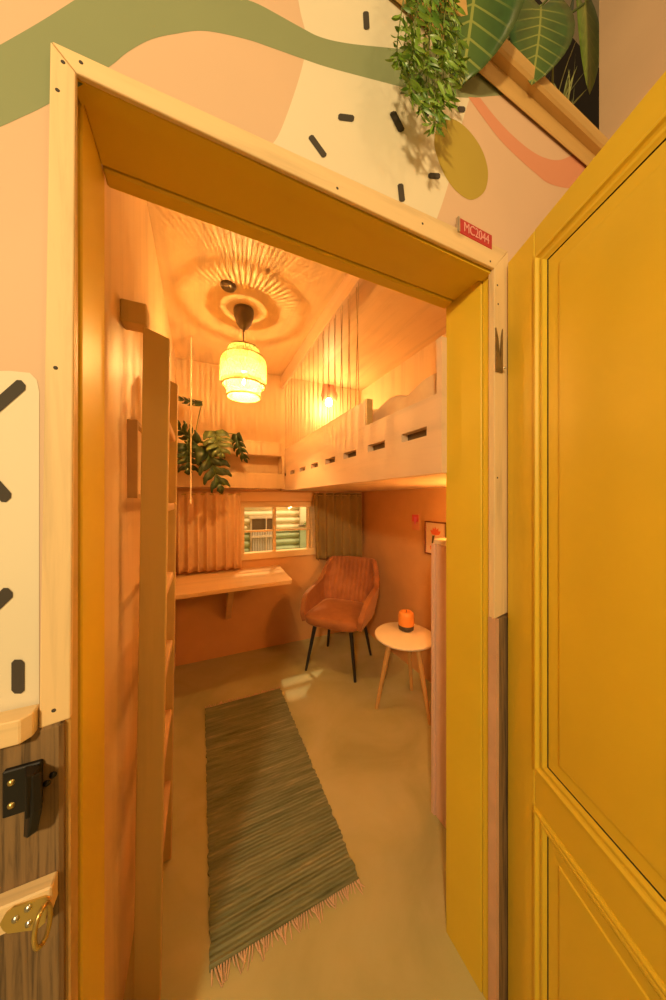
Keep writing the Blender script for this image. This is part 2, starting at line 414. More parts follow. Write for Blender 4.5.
struct(j.build('trim_3'), 'yellow painted door head')
# pine casing, mitred
yc0, yc1 = 0.530, YW-0.006
j = MB(); j.prism([(-0.204,yc0,1.085),(-0.170,yc0,1.089),(-0.164,yc0,2.012),(-0.192,yc0,2.040)], (0,yc1-yc0,0), 'pine_trim')
struct(mod_bevel(j.build('trim_4'),0.002), 'pale pine casing left of the doorway')
j = MB(); j.prism([(-0.191,yc0,2.0405),(-0.163,yc0,2.0125),(0.7160,yc0,JZ-0.003),(JR+0.05,yc0,2.088)], (0,yc1-yc0,0), 'pine_trim_flat')
struct(mod_bevel(j.build('trim_5'),0.002), 'pale pine casing above the doorway')
j = MB(); j.prism([(0.7165,yc0,1.08),(JR+0.05,yc0,1.09),(JR+0.05,yc0,2.086),(0.7165,yc0,JZ)], (0,0.549-yc0,0), 'pine_trim')
struct(mod_bevel(j.build('trim_6'),0.002), 'pale pine casing right of the doorway')
j = MB(); j.prism([(-2.2,0.508,1.084),(-0.214,0.508,1.084),(-0.205,0.519,1.084),(-0.205,YW-0.006,1.084),(-2.2,YW-0.006,1.084)], (0,0,0.032), 'pine_trim_flat')
struct(mod_bevel(j.build('trim_7'),0.0015,1), 'pale pine rail under the cream panel')
def dots(nm, host, pts):
    q = MB()
    for (x, y, z) in pts:
        d = MB(); d.lathe([(0.0001,0.0006),(0.0022,0.0006),(0.0028,0)],'dash_paint',10); q.add([(x+a,y-c,z+b_) for a,b_,c in d.v],d.f,'dash_paint')
    return q.build(nm, host)
for host, pts in (('trim_4',((-0.184,yc0,1.975),(-0.178,yc0,2.018),(-0.186,yc0,1.585),(-0.188,yc0,1.106))),('trim_5',((-0.158,yc0,2.030),(0.25,yc0,2.03),(0.47,yc0,2.045),(0.70,yc0,2.035))),('trim_6',((0.728,yc0,1.98),(0.728,yc0,1.46),(0.731,yc0,1.93)))):
    dots('screw_heads', bpy.data.objects[host], pts)
# weathered cladding below the rail
j = MB()
xs = [-2.2,-1.9,-1.6,-1.3,-1.02,-0.74,-0.46,-0.176]
for a, c in zip(xs, xs[1:]): j.box((a+0.002,0.528,0.0),(c-0.002,YW+0.002,1.087 if c > -0.2 else 1.0835),'weathered',0.004)
struct(j.build('trim_8'), 'weathered plank cladding left of the doorway')
j = MB()
for a, c in ((0.730,1.0),(1.004,1.28)): j.box((a,0.528,0.0),(c,YW+0.002,1.080),'weathered',0.004)
struct(j.build('trim_9'), 'weathered plank cladding right of the doorway')
j = MB(); j.box((0.7165,0.526,0),(0.7285,0.549,1.080),'raw_edge')
struct(j.build('trim_10'), 'raw wood edge of the right jamb')
# top of the wall
j = MB(); j.box((-2.2,0.512,2.586),(1.28,0.60,2.634),'ledge_wood',0.006)
struct(j.build('trim_11'), 'timber capping along the top of the mural wall')
j = MB(); j.box((-2.2,0.536,2.528),(1.28,YW-0.006,2.586),'ledge_wood',0.002)
struct(j.build('trim_12'), 'tan board under the timber capping')
struct(MB().box((1.28,-3.0,0),(1.36,0.545,4.4),'side_wall_paint').build('wall_side'), 'pinkish brown side wall beyond the open door')
w = MB(); w.box((-2.2,1.0,2.66),(4.5,1.06,4.2),'dark_hall_paint'); w.box((-2.2,1.0,4.2),(4.5,1.06,5.6),'light_hall_paint')
struct(w.build('wall_upper'), 'dark and pale wall behind the plants above the room')
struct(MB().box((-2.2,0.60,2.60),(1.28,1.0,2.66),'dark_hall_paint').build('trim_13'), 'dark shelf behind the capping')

# window in the back wall
win = struct(thing('window_1','low pine framed window of two panes above the desk','window',(WX0,YB,WZ0)))
del win['category']
f = MB(); y0, y1 = YB-0.004, YB+0.075
f.box((WX0,y0,WZ1-0.055),(WX1,y1,WZ1-0.0),'window_wood',0.002); f.box((WX0,y0-0.01,WZ0),(WX1,y1,WZ0+0.062),'window_wood',0.004)
f.box((WX0,y0+0.001,WZ0+0.062),(WX0+0.03,y1,WZ1-0.055),'window_wood',0.002); f.box((WX1-0.05,y0+0.001,WZ0+0.062),(WX1,y1,WZ1-0.055),'window_wood',0.002)
wf = f.build('window_frame', win, True); del f
MB().box((0.629,YB+0.0,WZ0+0.055),(0.655,YB+0.05,WZ1-0.05),'window_wood',0.003).build('mullion', win, True)
for a, c in ((0.36,0.629),(0.655,1.01)):
    MB().box((a,YB+0.012,1.098),(c,YB+0.04,1.116),'window_wood',0.003).build('glazing_bar', win, True)
    MB().box((a,YB+0.024,WZ0+0.06),(c,YB+0.028,WZ1-0.052),'window_glass').build('pane', win, True)
MB().box((0.975,YB+0.002,WZ0+0.055),(0.992,YB+0.05,WZ1-0.05),'window_wood',0.002).build('sash_stile', win, True)
struct(MB().box((XL,YB-0.03,1.388),(1.57,YB,1.478),'desk_wood',0.003).build('trim_14'), 'orange wooden board above the window and curtains')

# ================================================================== DOOR LEAF
HX, HY = 0.761, 0.525
ANG = math.atan2(-math.cos(math.radians(20.4)), -math.sin(math.radians(20.4)))
door = struct(thing('door_1','yellow panelled door standing open to the right','door',(HX+0.04*0.937,HY-0.04*0.349,0),ANG)); del door['category']
# local x along the leaf from the hinge, local y thickness: face seen is at y=-t (turned to -X side)
DW, DZ0, DZ1, T = 0.86, 0.015, 2.048, 0.040
SX, PZ1, PZ0, QZ1, QZ0 = 0.098, 1.982, 0.757, 0.668, 0.13
def dbox(x0,z0,x1,z1,ya,yb,name,bev=0.003): return MB().box((x0,ya,z0),(x1,yb,z1),'yellow_gloss',bev).build(name, door)
dbox(0,DZ0,SX,DZ1,-T,0,'stile'); dbox(DW-SX,DZ0,DW,DZ1,-T,0,'stile')
dbox(SX,PZ1,DW-SX,DZ1,-T+0.0004,0,'rail',0.001); dbox(SX,QZ1,DW-SX,PZ0,-T+0.0004,0,'rail',0.001); dbox(SX,DZ0,DW-SX,QZ0,-T+0.0004,0,'rail',0.001)
def rings(mb, x0,z0,x1,z1, prof, mat, fill):
    v = []; f = []
    for (ins, y) in prof: v += [(x0+ins,y,z0+ins),(x1-ins,y,z0+ins),(x1-ins,y,z1-ins),(x0+ins,y,z1-ins)]
    for i in range(len(prof)-1):
        for k in range(4): f.append((4*i+k,4*i+(k+1)%4,4*i+4+(k+1)%4,4*i+4+k))
    if fill: b0 = 4*(len(prof)-1); f.append((b0,b0+1,b0+2,b0+3))
    mb.add(v,f,mat)
for (z0,z1) in ((PZ0,PZ1),(QZ0,QZ1)):
    m_ = MB(); rings(m_,SX,z0,DW-SX,z1,[(0,-T+0.001),(0.0,-T-0.003),(0.004,-T-0.006),(0.009,-T-0.006),(0.012,-T-0.001),(0.016,-T+0.002),(0.020,-T-0.002),(0.026,-T-0.002),(0.030,-T+0.001),(0.0335,-T+0.003)],'yellow_gloss',False)
    m_.build('moulding',door)
    g = MB(); rings(g,SX,z0,DW-SX,z1,[(0.0335,-T+0.003),(0.0335,-T+0.006),(0.0362,-T+0.006)],'door_gap',False); g.build('panel_gap',door)
    p = MB(); rings(p,SX,z0,DW-SX,z1,[(0.0362,-T+0.014),(0.0362,-T+0.004),(0.064,-T+0.0055),(0.0655,-T+0.0025),(0.070,-T+0.002)],'yellow_gloss',True)
    p.build('panel',door)
    p = MB(); rings(p,SX,z0,DW-SX,z1,[(0.0,0.0),(0.03,-0.008),(0.06,-0.008),(0.064,-0.004)],'yellow_gloss',True); p.build('panel',door)
for hz in (1.795, 0.30):
    h = MB(); h.box((-0.004,-T+0.004,hz-0.052),(0.0,-0.004,hz+0.052),'old_steel'); h.tube([(-0.012,-T-0.004,hz-0.052),(-0.012,-T-0.004,hz+0.052)],0.006,'old_steel',10)
    h.build('hinge_leaf',door)
h = thing('door_hinge','rusty steel hinge plate beside the yellow door edge, left half screwed to pine casing','hinge',(JR-0.018+0.03,0.521,1.795))
p = MB(); p.prism([(JR-0.018+0.014,0.526,1.745),(JR-0.018+0.041,0.526,1.745),(JR-0.018+0.041,0.526,1.865),(JR-0.018+0.036,0.526,1.845),(JR-0.018+0.032,0.526,1.80),(JR-0.018+0.030,0.526,1.765),(JR-0.018+0.028,0.526,1.80),(JR-0.018+0.023,0.526,1.835),(JR-0.018+0.014,0.526,1.862)],(0,0.003,0),'old_steel'); p.build('hinge_plate',h,True)
p = MB(); p.lathe([(0.0001,0.003),(0.003,0.002),(0.0035,0)],'steel',10); 
v = p.v; p.v = [(JR-0.018+0.038+a, 0.519-c, 1.755+b_) for a,b_,c in v]; p.build('screw',h,True)

# room number sign
sg = thing('room_number_sign','small red sign reading MC2044 above the doorway corner','sign',(0.58,YW,2.066))
MB().box((0.588,YW-0.016,2.068),(0.706,YW-0.010,2.106),'sign_red',0.001).build('plate',sg,True)
MB().box((0.580,YW-0.018,2.068),(0.588,YW-0.010,2.106),'steel',0.001).build('end_clip',sg,True)
cu = bpy.data.curves.new('lettering','FONT'); cu.body = 'MC2044'; cu.size = 0.034; cu.extrude = 0.0006; cu.align_x = 'CENTER'; cu.align_y = 'CENTER'
cu.space_character = 0.98
lt = bpy.data.objects.new('lettering', cu); COL.objects.link(lt); cu.materials.append(MATS['sign_letter'])
dg = bpy.context.evaluated_depsgraph_get(); lm = bpy.data.meshes.new_from_object(lt.evaluated_get(dg)); bpy.data.objects.remove(lt)
lm.materials.clear(); lm.materials.append(MATS['sign_letter'])
lt = bpy.data.objects.new('lettering', lm); COL.objects.link(lt)
lt.parent = sg; lt.rotation_euler = (PI/2,0,0); lt.scale = (0.80,1.0,1); lt.location = (0.647-0.58,-0.0168,2.087-2.066)

# latch keeper and staple on the weathered planks
k = thing('gate_latch','black iron latch keeper with hooked tongue screwed to the weathered plank','latch',(-0.22,0.528,1.0))
MB().box((-0.2365,0.521,0.984),(-0.198,0.529,1.045),'black_iron',0.0015).build('backplate',k,True)
p = MB(); p.prism([(-0.214,0.521,1.046),(-0.199,0.521,1.043),(-0.196,0.500,1.047),(-0.203,0.494,1.050)],(0,0,-0.055),'black_iron')
p.prism([(-0.2145,0.521,1.015),(-0.2105,0.521,1.018),(-0.199,0.497,1.046),(-0.197,0.495,1.0),(-0.204,0.500,0.966),(-0.213,0.514,0.957)],(0.009,0.006,0),'black_iron')
mod_bevel(p.build('keeper_tongue',k,True),0.002)
for z in (1.029,0.999):
    q = MB(); q.lathe([(0.0001,0.0028),(0.0028,0.0022),(0.0042,0)],'brass_metal',12); q.v = [(-0.2275+a,0.521-c,z+b_) for a,b_,c in q.v]; q.build('screw',k,True)
for (x,z) in ((-0.188,1.018),(-0.1945,1.009)):
    q = MB(); q.lathe([(0.0001,0.004),(0.003,0.003),(0.0045,0)],'black_iron',12); q.v = [(x+a,0.528-c,z+b_) for a,b_,c in q.v]; q.build('bolt_head',k,True)
k = thing('staple_block','pine block carrying a brass hasp plate on the weathered plank, below the black latch','hasp',(-0.22,0.528,0.86))
MB().box((-0.29,0.508,0.847),(-0.1826,0.529,0.883),'pine_trim_flat',0.002).build('block',k,True)
q = MB(); q.prism([(-0.2315,0.5078,0.866),(-0.228,0.5078,0.856),(-0.224,0.5078,0.850),(-0.196,0.5078,0.838),(-0.188,0.5078,0.842),(-0.184,0.5078,0.872),(-0.188,0.5078,0.876),(-0.219,0.5078,0.880),(-0.226,0.5078,0.876)],(0,-0.0025,0),'brass_metal'); q.build('hasp_plate',k,True)
q = MB(); q.tube([(-0.187+0.004*math.cos(2*PI*t/20),0.496+0.0105*math.cos(2*PI*t/20),0.850+0.023*math.sin(2*PI*t/20)) for t in range(21)],0.0028,'brass_metal',10,True,False); q.build('staple',k,True)
for (x,z) in ((-0.2165,0.864),(-0.2045,0.871),(-0.204,0.851)):
    q = MB(); q.lathe([(0.0001,0.003),(0.003,0.002),(0.0042,0)],'steel',12); q.v = [(x+a,0.5053-c,z+b_) for a,b_,c in q.v]; q.build('screw',k,True)

# ================================================================== LADDER
ld = thing('ladder','plain pine ladder standing against the left wall beside the doorway','ladder',(-0.13,1.1,0))
def lean(x, z): return x + (z)*0.0125
def stile(Y0, Y1, xl, xr, top, nm):
    p = MB(); pts = []
    p.prism([(xl,Y0,0),(xr,Y0,0),(lean(xr,top),Y0,top-0.012),(lean(xl,top),Y0,top+0.008)],(0,Y1-Y0,0),'pine_ladder'); mod_bevel(p.build(nm,ld,True),0.003)
stile(0.935,0.965,-0.169,-0.105,1.868,'stile'); stile(1.29,1.32,-0.165,-0.108,1.868,'stile')
for z in (0.30,0.575,0.845,1.11,1.375,1.64):
    MB().box((lean(-0.158,z),0.965,z-0.013),(lean(-0.113,z),1.29,z+0.013),'ladder_rung',0.004).build('rung',ld,True)
MB().box((XL,0.945,1.885),(-0.139,0.998,1.944),'pine_ladder',0.003).build('wall_block',ld,True)

# picture on the left wall
pf = thing('box_picture','small pale wooden box picture hung on the left wall behind the ladder','picture',(XL,1.14,1.52))
f = MB(); D_ = 0.026
f.box((XL,1.03,1.406),(XL+D_,1.042,1.640),'frame_light',0.001); f.box((XL,1.268,1.406),(XL+D_,1.28,1.640),'frame_light',0.001)
f.box((XL,1.042,1.406),(XL+D_,1.268,1.418),'frame_light',0.001); f.box((XL,1.042,1.628),(XL+D_,1.268,1.640),'frame_light',0.001)
f.build('frame',pf,True); MB().box((XL,1.042,1.418),(XL+0.012,1.268,1.628),'canvas').build('canvas',pf,True)

# ================================================================== LOFT BED
lb = thing('loft_bed','built-in plywood loft bed with slotted guard board over the chair','loft bed',(0.7,YF,1.488))
MB().box((0.73,YF+0.002,1.49),(XR-0.001,YB-0.002,1.535),'plywood_wall',0.002).build('platform',lb,True)
# guard board: profile in y-z with slots, thickness in x
yA, yB_ = YF+0.002, YB-0.002
slots = [(2.735,2.58),(2.44,2.32),(2.183,2.045),(1.922,1.785),(1.663,1.519),(1.408,1.265),(1.154,1.017),(0.906,0.770)]
slots = sorted([(b_, a) for a, b_ in slots])
gb = MB(); x0, x1 = 0.700, 0.730
SZ0, SZ1 = 1.620, 1.652
gb.box((x0,yA,1.488),(x1,yB_,SZ0),'pine_rail')
prev = yA
for a, b_ in slots: gb.box((x0,prev,SZ0),(x1,a,SZ1),'pine_rail'); prev = b_
gb.box((x0,prev,SZ0),(x1,yB_,SZ1),'pine_rail')
gb.box((x0,yA,SZ1),(x1,yB_,1.748),'pine_rail')
gb.box((x0,1.180,1.748),(x1,yB_,1.868),'pine_rail')
gb.box((x0,yA,1.748),(x1,0.724,1.925),'pine_rail')
gb.build('guard_board',lb,True)
MB().box((x0+0.002,1.166,1.742),(x1+0.004,1.180,1.874),'ledge_wood',0.001).build('edge_strip',lb,True)
MB().box((x0+0.0302,yA,1.49),(x1+0.02,yB_,1.70),'cabin_dark').build('slot_shade_board',lb,True)  # added dark board, puts the shade inside the slots into its colour
bm_ = struct(MB().box((0.70,YF+0.001,2.478),(0.725,YB-0.001,ZC-0.0005),'pine_rail',0.002).build('trim_15'), 'wooden beam under the ceiling above the guard board')
# safety cords
proto = None; ys = [1.275+0.09*i for i in range(16)]
ORD = 'first second third fourth fifth sixth seventh eighth ninth tenth eleventh twelfth thirteenth fourteenth fifteenth sixteenth'.split()
for i, y in enumerate(ys):
    if proto is None:
        p = MB(); zt = 2.479; zb = 1.869; xx = 0.712
        e = 0.016
        p.tube([(xx-0.002,-e,zt),(xx-0.002,e*0.9,zb)],0.0018,'rope_dark',6); p.tube([(xx+0.003,e,zt),(xx+0.003,-e*0.9,zb)],0.0018,'rope_dark',6)
        p.v = [(a-xx,b_,c-zb) for a,b_,c in p.v]
        proto = o = p.build('safety_cord'); 
    else: o = proto.copy(); COL.objects.link(o)
    o.location = (0.712, y, 1.869)
    tag(o,'thin crossed cord from ceiling beam to guard board, %s from the notch end' % ORD[i],'cord','safety cords along the loft bed')
tag(MB().box((0.752,YF+0.01,1.536),(XR-0.006,YB-0.01,1.72),'linen',0.03).build('mattress'),'pale mattress lying inside the loft bed, under the duvet','mattress')
# duvet
import bmesh
def duvet():
    nx, ny = 26, 46; v = []; f = []
    X0, X1, Y0, Y1 = 0.758, XR-0.02, YF+0.03, 2.45
    rnd = [(random.uniform(3,11), random.uniform(2,8), random.uniform(0,6.3), random.uniform(0.3,1)) for _ in range(7)]
    for i in range(nx+1):
        for k in range(ny+1):
            a, c = i/nx, k/ny; x = X0+(X1-X0)*a; y = Y0+(Y1-Y0)*c
            ed = min(1, min(a,1-a)*16)*min(1, min(c,1-c)*14); ed = ed**0.4
            z = 1.725 + ed*(0.150 + sum(0.013*q[3]*math.sin(q[0]*x*1.6+q[1]*y*1.3+q[2]) for q in rnd))
            z += ed*0.03*abs(math.sin(9*y-7*x+0.8*math.sin(6*y)))
            v.append((x,y,z))
    for i in range(nx):
        for k in range(ny): a=i*(ny+1)+k; f.append((a,a+1,a+ny+2,a+ny+1))
    n = len(v); v += [(p[0],p[1],1.722) for p in v]; f += [tuple(n+q for q in q_)[::-1] for q_ in f]
    edge = [k for k in range(ny)] 
    m_ = MB(); m_.add(v,f,'duvet_cloth',True); return m_.build('duvet')
tag(duvet(),'rumpled cream duvet on the loft mattress, seen over the low guard board','duvet')
bl = thing('bedside_lamp','small lit wall lamp with pink red paper shade behind the loft cords','lamp',(1.16,YB-0.06,2.33))
MB().box((1.13,YB-0.02,2.42),(1.19,YB-0.001,2.50),'pine_rail',0.004).build('wall_plate',bl,True)
p = MB(); p.tube([(1.16,YB-0.02,2.46),(1.16,YB-0.09,2.45),(1.16,YB-0.09,2.40)],0.006,'brass_metal'); p.build('arm',bl,True)
p = MB()
for sgn, dx, tilt in ((-1,-0.045,0.25),(1,0.035,-0.3)):
    c = Vector((1.16+dx,YB-0.14,2.47)); q = [(-0.035,0,0.07),(0.025,0,0.08),(0.045,0,-0.02),(0.015,0,-0.08),(-0.04,0,-0.05)]
    p.prism([(c.x+a+tilt*z, c.y, c.z+z) for a,_,z in q],(0,0.004,0),'lamp_pink')
p.build('paper_shade',bl,True)
MB().lathe([(0.0005,0.05),(0.02,0.045),(0.034,0.02),(0.036,0),(0.03,-0.022),(0.015,-0.034),(0.0005,-0.038)],'lamp_bulb' if 'lamp_bulb' in MATS else lit('lamp_bulb',(1,0.72,0.34),14).name,20,(1.165,YB-0.10,2.375)).build('bulb',bl,True)

# ================================================================== BACK WALL SHELF + PLANT
sh = thing('wall_shelf','long plywood wall shelf with deep top board above the window','shelf',(0.25,YB-0.11,1.5))
MB().box((XL+0.001,2.62,1.800),(0.699,YB-0.001,1.922),'plywood_wall',0.002).build('top_board',sh,True)
MB().box((XL+0.001,2.62,1.505),(0.699,YB-0.001,1.639),'plywood_wall',0.002).build('lower_board',sh,True)
MB().box((0.672,2.622,1.639),(0.699,YB-0.001,1.800),'plywood_wall',0.001).build('end_panel',sh,True)

def leaf_blade(mb, base, tip, width, side, mat, kind='heart', droop=0.15, fold=0.1, nl=4):
    base = Vector(base); tip = Vector(tip); ax = tip-base; L = ax.length; ax.normalize()
    sd = Vector(side); sd = (sd-ax*sd.dot(ax)).normalized(); nr = ax.cross(sd).normalized()
    def P(t, s):   # t along 0..1, s across in half widths
        x = t*L; return base + ax*x + sd*(s*width/2) + nr*(-droop*L*(t-0.2)**2 + fold*abs(s)*width/2)
    if kind == 'monstera':
        def W(t): return max(0.02, math.sin(PI*min(1,(t+0.16)/1.16))**0.62)
        T = [i/(nl+0.9) for i in range(nl+1)]
        for sgn in (-1,1):
            for i in range(nl):
                t0, t1 = T[i], T[i+1]; d_ = t1-t0; s_ = 0.24; wm = W(min(1,(t0+t1)/2+0.10))
                back = -0.16 if i == 0 else 0.0
                poly = [(t0,0),(t1,0),(t1+0.045,0.22*wm),(t1+0.10-0.12*d_,0.42*wm),(t1+s_*0.62-0.30*d_,0.75*wm),(t1+s_-0.38*d_,0.97*wm),
                        (t0+0.55*d_+s_*0.92,1.06*wm),(t0+0.30*d_+s_*0.62+back*0.5,0.95*wm),(t0+0.22*d_+s_*0.36+back,0.68*wm),(t0+0.10*d_+0.085+back*0.8,0.40*wm),(t0+0.04+back*0.4,0.20*wm)]
                v = [P(a, sgn*q) for a, q in poly]; uv = [(0.5+sgn*q*0.5, a) for a, q in poly]
                c_ = len(v); cc = P((t0+t1)/2+0.10+back*0.3, sgn*0.45*wm); v.append(cc); uv.append((0.5+sgn*0.22,(t0+t1)/2))
                mb.add(v,[(k,(k+1)%c_,c_) for k in range(c_)],mat,True,uv)
            t0 = T[nl]; poly = [(t0,0),(1.06,0),(t0+0.66*(1-t0)+0.08,0.22*W(t0)),(t0+0.14,0.42*W(t0)),(t0+0.05,0.24*W(t0))]
            mb.add([P(a,sgn*q) for a,q in poly],[(0,1,2,3,4)],mat,True,[(0.5+sgn*q*0.5,a) for a,q in poly])
        return
    n, m_ = 10, 4; v = []; uv = []; f = []
    for i in range(n+1):
        t = i/n
        if kind == 'heart': wd = (math.sin(PI*min(1,(t+0.13)/1.13))**0.75) if t < 1 else 0.0; back = 0.16
        elif kind == 'blade': wd = min(1,t*6)*(1-t)**0.6; back = 0
        else: wd = math.sin(PI*min(1,max(0.0,t)))**0.8; back = 0
        for k in range(-m_, m_+1):
            s_ = k/m_; tt = t - back*abs(s_)**1.5*(1-t)**3*1.4
            v.append(P(tt, s_*wd)); uv.append((0.5+0.5*s_*max(wd,0.02), t))
    w_ = 2*m_+1
    for i in range(n):
        for k in range(w_-1): a=i*w_+k; f.append((a,a+1,a+w_+1,a+w_))
    mb.add(v,f,mat,True,uv)

mo = thing('monstera_plant','dark green split-leaf plant spilling off the wall shelf at left','plant',(-0.085,2.690,1.639))
MB().lathe([(0.001,0),(0.056,0),(0.062,0.02),(0.070,0.13),(0.074,0.135),(0.074,0.145),(0.066,0.145),(0.064,0.12)],'pot_clay',28).build('pot',mo)
MB().lathe([(0.001,0.122),(0.065,0.122)],'soil',28).build('soil',mo)
YL = 2.47
crown = Vector((-0.02,2.58,1.86))
stm = MB()
stm.tube([(-0.085,2.69,1.74),(-0.07,2.61,1.795),(-0.09,2.545,1.87),(0.0,2.53,1.86),(0.09,2.52,1.845)],[0.012,0.012,0.011,0.009,0.007],'stem_green',8)
LEAVES = [ # base px, tip px, depth, width, side vector, mat, droop
    ((202,403),(176,400),2.45,0.12,(0,0.55,0.5),'monstera_dark',0.25),
    ((197,444),(173,421),2.44,0.16,(0.5,-0.75,0.6),'monstera_dark',0.2),
    ((187,444),(189,473),2.42,0.215,(1,0.15,0.1),'monstera_dark',0.35),
    ((214,431),(222,456),2.44,0.22,(1,0.2,0.25),'monstera_mid',0.3),
    ((205,446),(223,491),2.43,0.24,(0.9,0.25,0.5),'monstera_dark',0.2),
    ((236,434),(243,462),2.47,0.13,(0.6,-0.8,0.35),'monstera_dark',0.3),
]
stalk_from = [Vector((-0.06,2.60,1.82)),Vector((-0.075,2.56,1.86)),Vector((-0.085,2.55,1.87)),Vector((0.05,2.52,1.85)),Vector((0.09,2.52,1.845)),Vector((0.05,2.525,1.85))]
for (b0,t0,Y,wd,sd,mt,dr), fr in zip(LEAVES,stalk_from):
    B = on_y(*b0,Y); Tp = on_y(*t0,Y+0.0)
    if mt == 'monstera_mid': Tp = Tp + Vector((0,-0.06,0.0))
    lf = MB(); leaf_blade(lf,B,Tp,wd,sd,mt,'monstera',dr,0.12,4)
    o = lf.build('leaf',mo,True,fix=False)
    md = o.modifiers.new('thick','SOLIDIFY'); md.thickness = 0.0012
    mid = (fr+B)/2 + Vector((0,-0.01,0.035)); stm.tube(catmull([fr,mid,B],5),0.0035,'stem_green',6)
stm.build('stem',mo,True)

cd = thing('pull_cord','thin pale cord hanging straight down before the plant and left curtain','cord',(-0.072,2.36,1.37))
p = MB(); p.tube([(-0.068,2.36,2.598),(-0.072,2.36,1.40)],0.0045,'cord_white',8); p.build('cord',cd,True)
MB().lathe([(0.0005,0.035),(0.005,0.033),(0.008,0.006),(0.007,0),(0.0005,0)],'cord_white',14).build('end_weight',cd)

# ================================================================== CURTAINS
def curtain(name, x0, x1, ztop, zbot0, zbot1, y, folds, amp, mat, label, shear=0.0, seed=1):
    r = random.Random(seed); nx, nz = folds*12, 16; v = []; f = []
    ph = [r.uniform(-0.6,0.6) for _ in range(folds+2)]; am = [r.uniform(0.6,1.25) for _ in range(folds+2)]
    c0 = thing(name,label,'curtain',((x0+x1)/2,y,min(zbot0,zbot1)))
    for i in range(nx+1):
        a = i/nx; k = a*folds; q = int(min(k,folds)); fr = k-q
        A = am[q]*(1-fr)+am[q+1]*fr; PH = ph[q]*(1-fr)+ph[q+1]*fr
        for j_ in range(nz+1):
            c = j_/nz; zb = zbot0+(zbot1-zbot0)*a + 0.006*math.sin(k*2*PI+1)
            z = ztop+(zb-ztop)*c
            s_ = math.sin(2*PI*k+PH*(0.3+c))
            yy = y - amp*A*(0.55+0.45*c)*s_ ; xx = x0+(x1-x0)*a + shear*c*(a-0.5) + 0.3*amp*math.cos(2*PI*k+PH)*c
            if 0.03 < c < 0.12: yy += 0.25*amp*s_
            v.append((xx,yy,z))
    for i in range(nx):
        for j_ in range(nz): a=i*(nz+1)+j_; f.append((a,a+1,a+nz+2,a+nz+1))
    m_ = MB(); m_.add(v,f,mat,True); o = m_.build('cloth',c0,True); md = o.modifiers.new('thick','SOLIDIFY'); md.thickness = 0.003
    p = MB(); p.tube([(x0-0.01,y,ztop-0.022),(x1+0.01,y,ztop-0.022)],0.004,'brass_metal',8); p.build('curtain_wire',c0,True)
    return c0
curtain('curtain',XL+0.012,0.315,1.468,0.800,0.795,2.69,7,0.028,'curtain_peach','gathered peach curtain at the left of the window, hanging down to the desk',0.0,3)
curtain('curtain',1.015,1.555,1.468,0.805,0.790,2.695,6,0.042,'curtain_olive','brown olive pleated curtain at the right of the window behind the armchair',-0.03,8)

# ================================================================== DESK
dkk = thing('wall_desk','narrow wooden wall desk with triangular bracket under the peach curtain','desk',(0.2,2.5,0.0))
p = MB(); p.prism([(XL+0.002,2.165,0.742),(0.625,2.205,0.742),(0.648,2.215,0.742),(0.655,2.24,0.742),(0.682,YB-0.002,0.742),(XL+0.002,YB-0.002,0.742)],(0,0,0.03),'desk_wood')
mod_bevel(p.build('desktop',dkk,True),0.003)
p = MB(); p.prism([(0.195,2.42,0.742),(0.195,YB-0.001,0.742),(0.195,YB-0.001,0.345),(0.195,2.735,0.345),(0.195,2.42,0.70)],(0.045,0,0),'desk_wood'); mod_bevel(p.build('bracket',dkk,True),0.003)

# ================================================================== PENDANT LAMP
LX, LY = 0.243, 1.90
pl = thing('pendant_lamp','lit tiered bamboo pendant lamp hanging from the ceiling','lamp',(LX,LY,2.05))
MB().lathe([(0.0005,0.5499),(0.060,0.5499),(0.063,0.535),(0.059,0.502),(0.047,0.467),(0.028,0.438),(0.014,0.430),(0.008,0.424),(0.006,0.412),(0.0005,0.412)],'bronze_plastic',32).build('canopy',pl)
p = MB(); p.tube([(0,0,0.42),(0,0,0.19)],0.003,'cord_black',8); p.tube([(0,0,0.225),(0,0,0.16)],0.017,'cord_white',12); p.build('cord',pl)
m, nt, b = new_mat('bulb_glass')
tr = N(nt, 'ShaderNodeBsdfTransparent'); tr.inputs[0].default_value = (1,0.97,0.9,1); gl = N(nt, 'ShaderNodeBsdfGlossy'); gl.inputs['Roughness'].default_value = 0.05
mx = N(nt, 'ShaderNodeMixShader'); mx.inputs[0].default_value = 0.06; nt.links.new(tr.outputs[0], mx.inputs[1]); nt.links.new(gl.outputs[0], mx.inputs[2]); nt.links.new(mx.outputs[0], nt.nodes['Material Output'].inputs['Surface'])
bulb = MB().lathe([(0.0005,0.162),(0.012,0.158),(0.014,0.140),(0.025,0.115),(0.029,0.098),(0.026,0.083),(0.013,0.071),(0.0005,0.068)],'bulb_glass',20).build('bulb',pl)
MB().tube([(0,0,0.080),(0,0,0.112)],[0.0029,0.0029],lit('filament',(1.0,0.57,0.19),11800).name,10).build('filament',bulb)
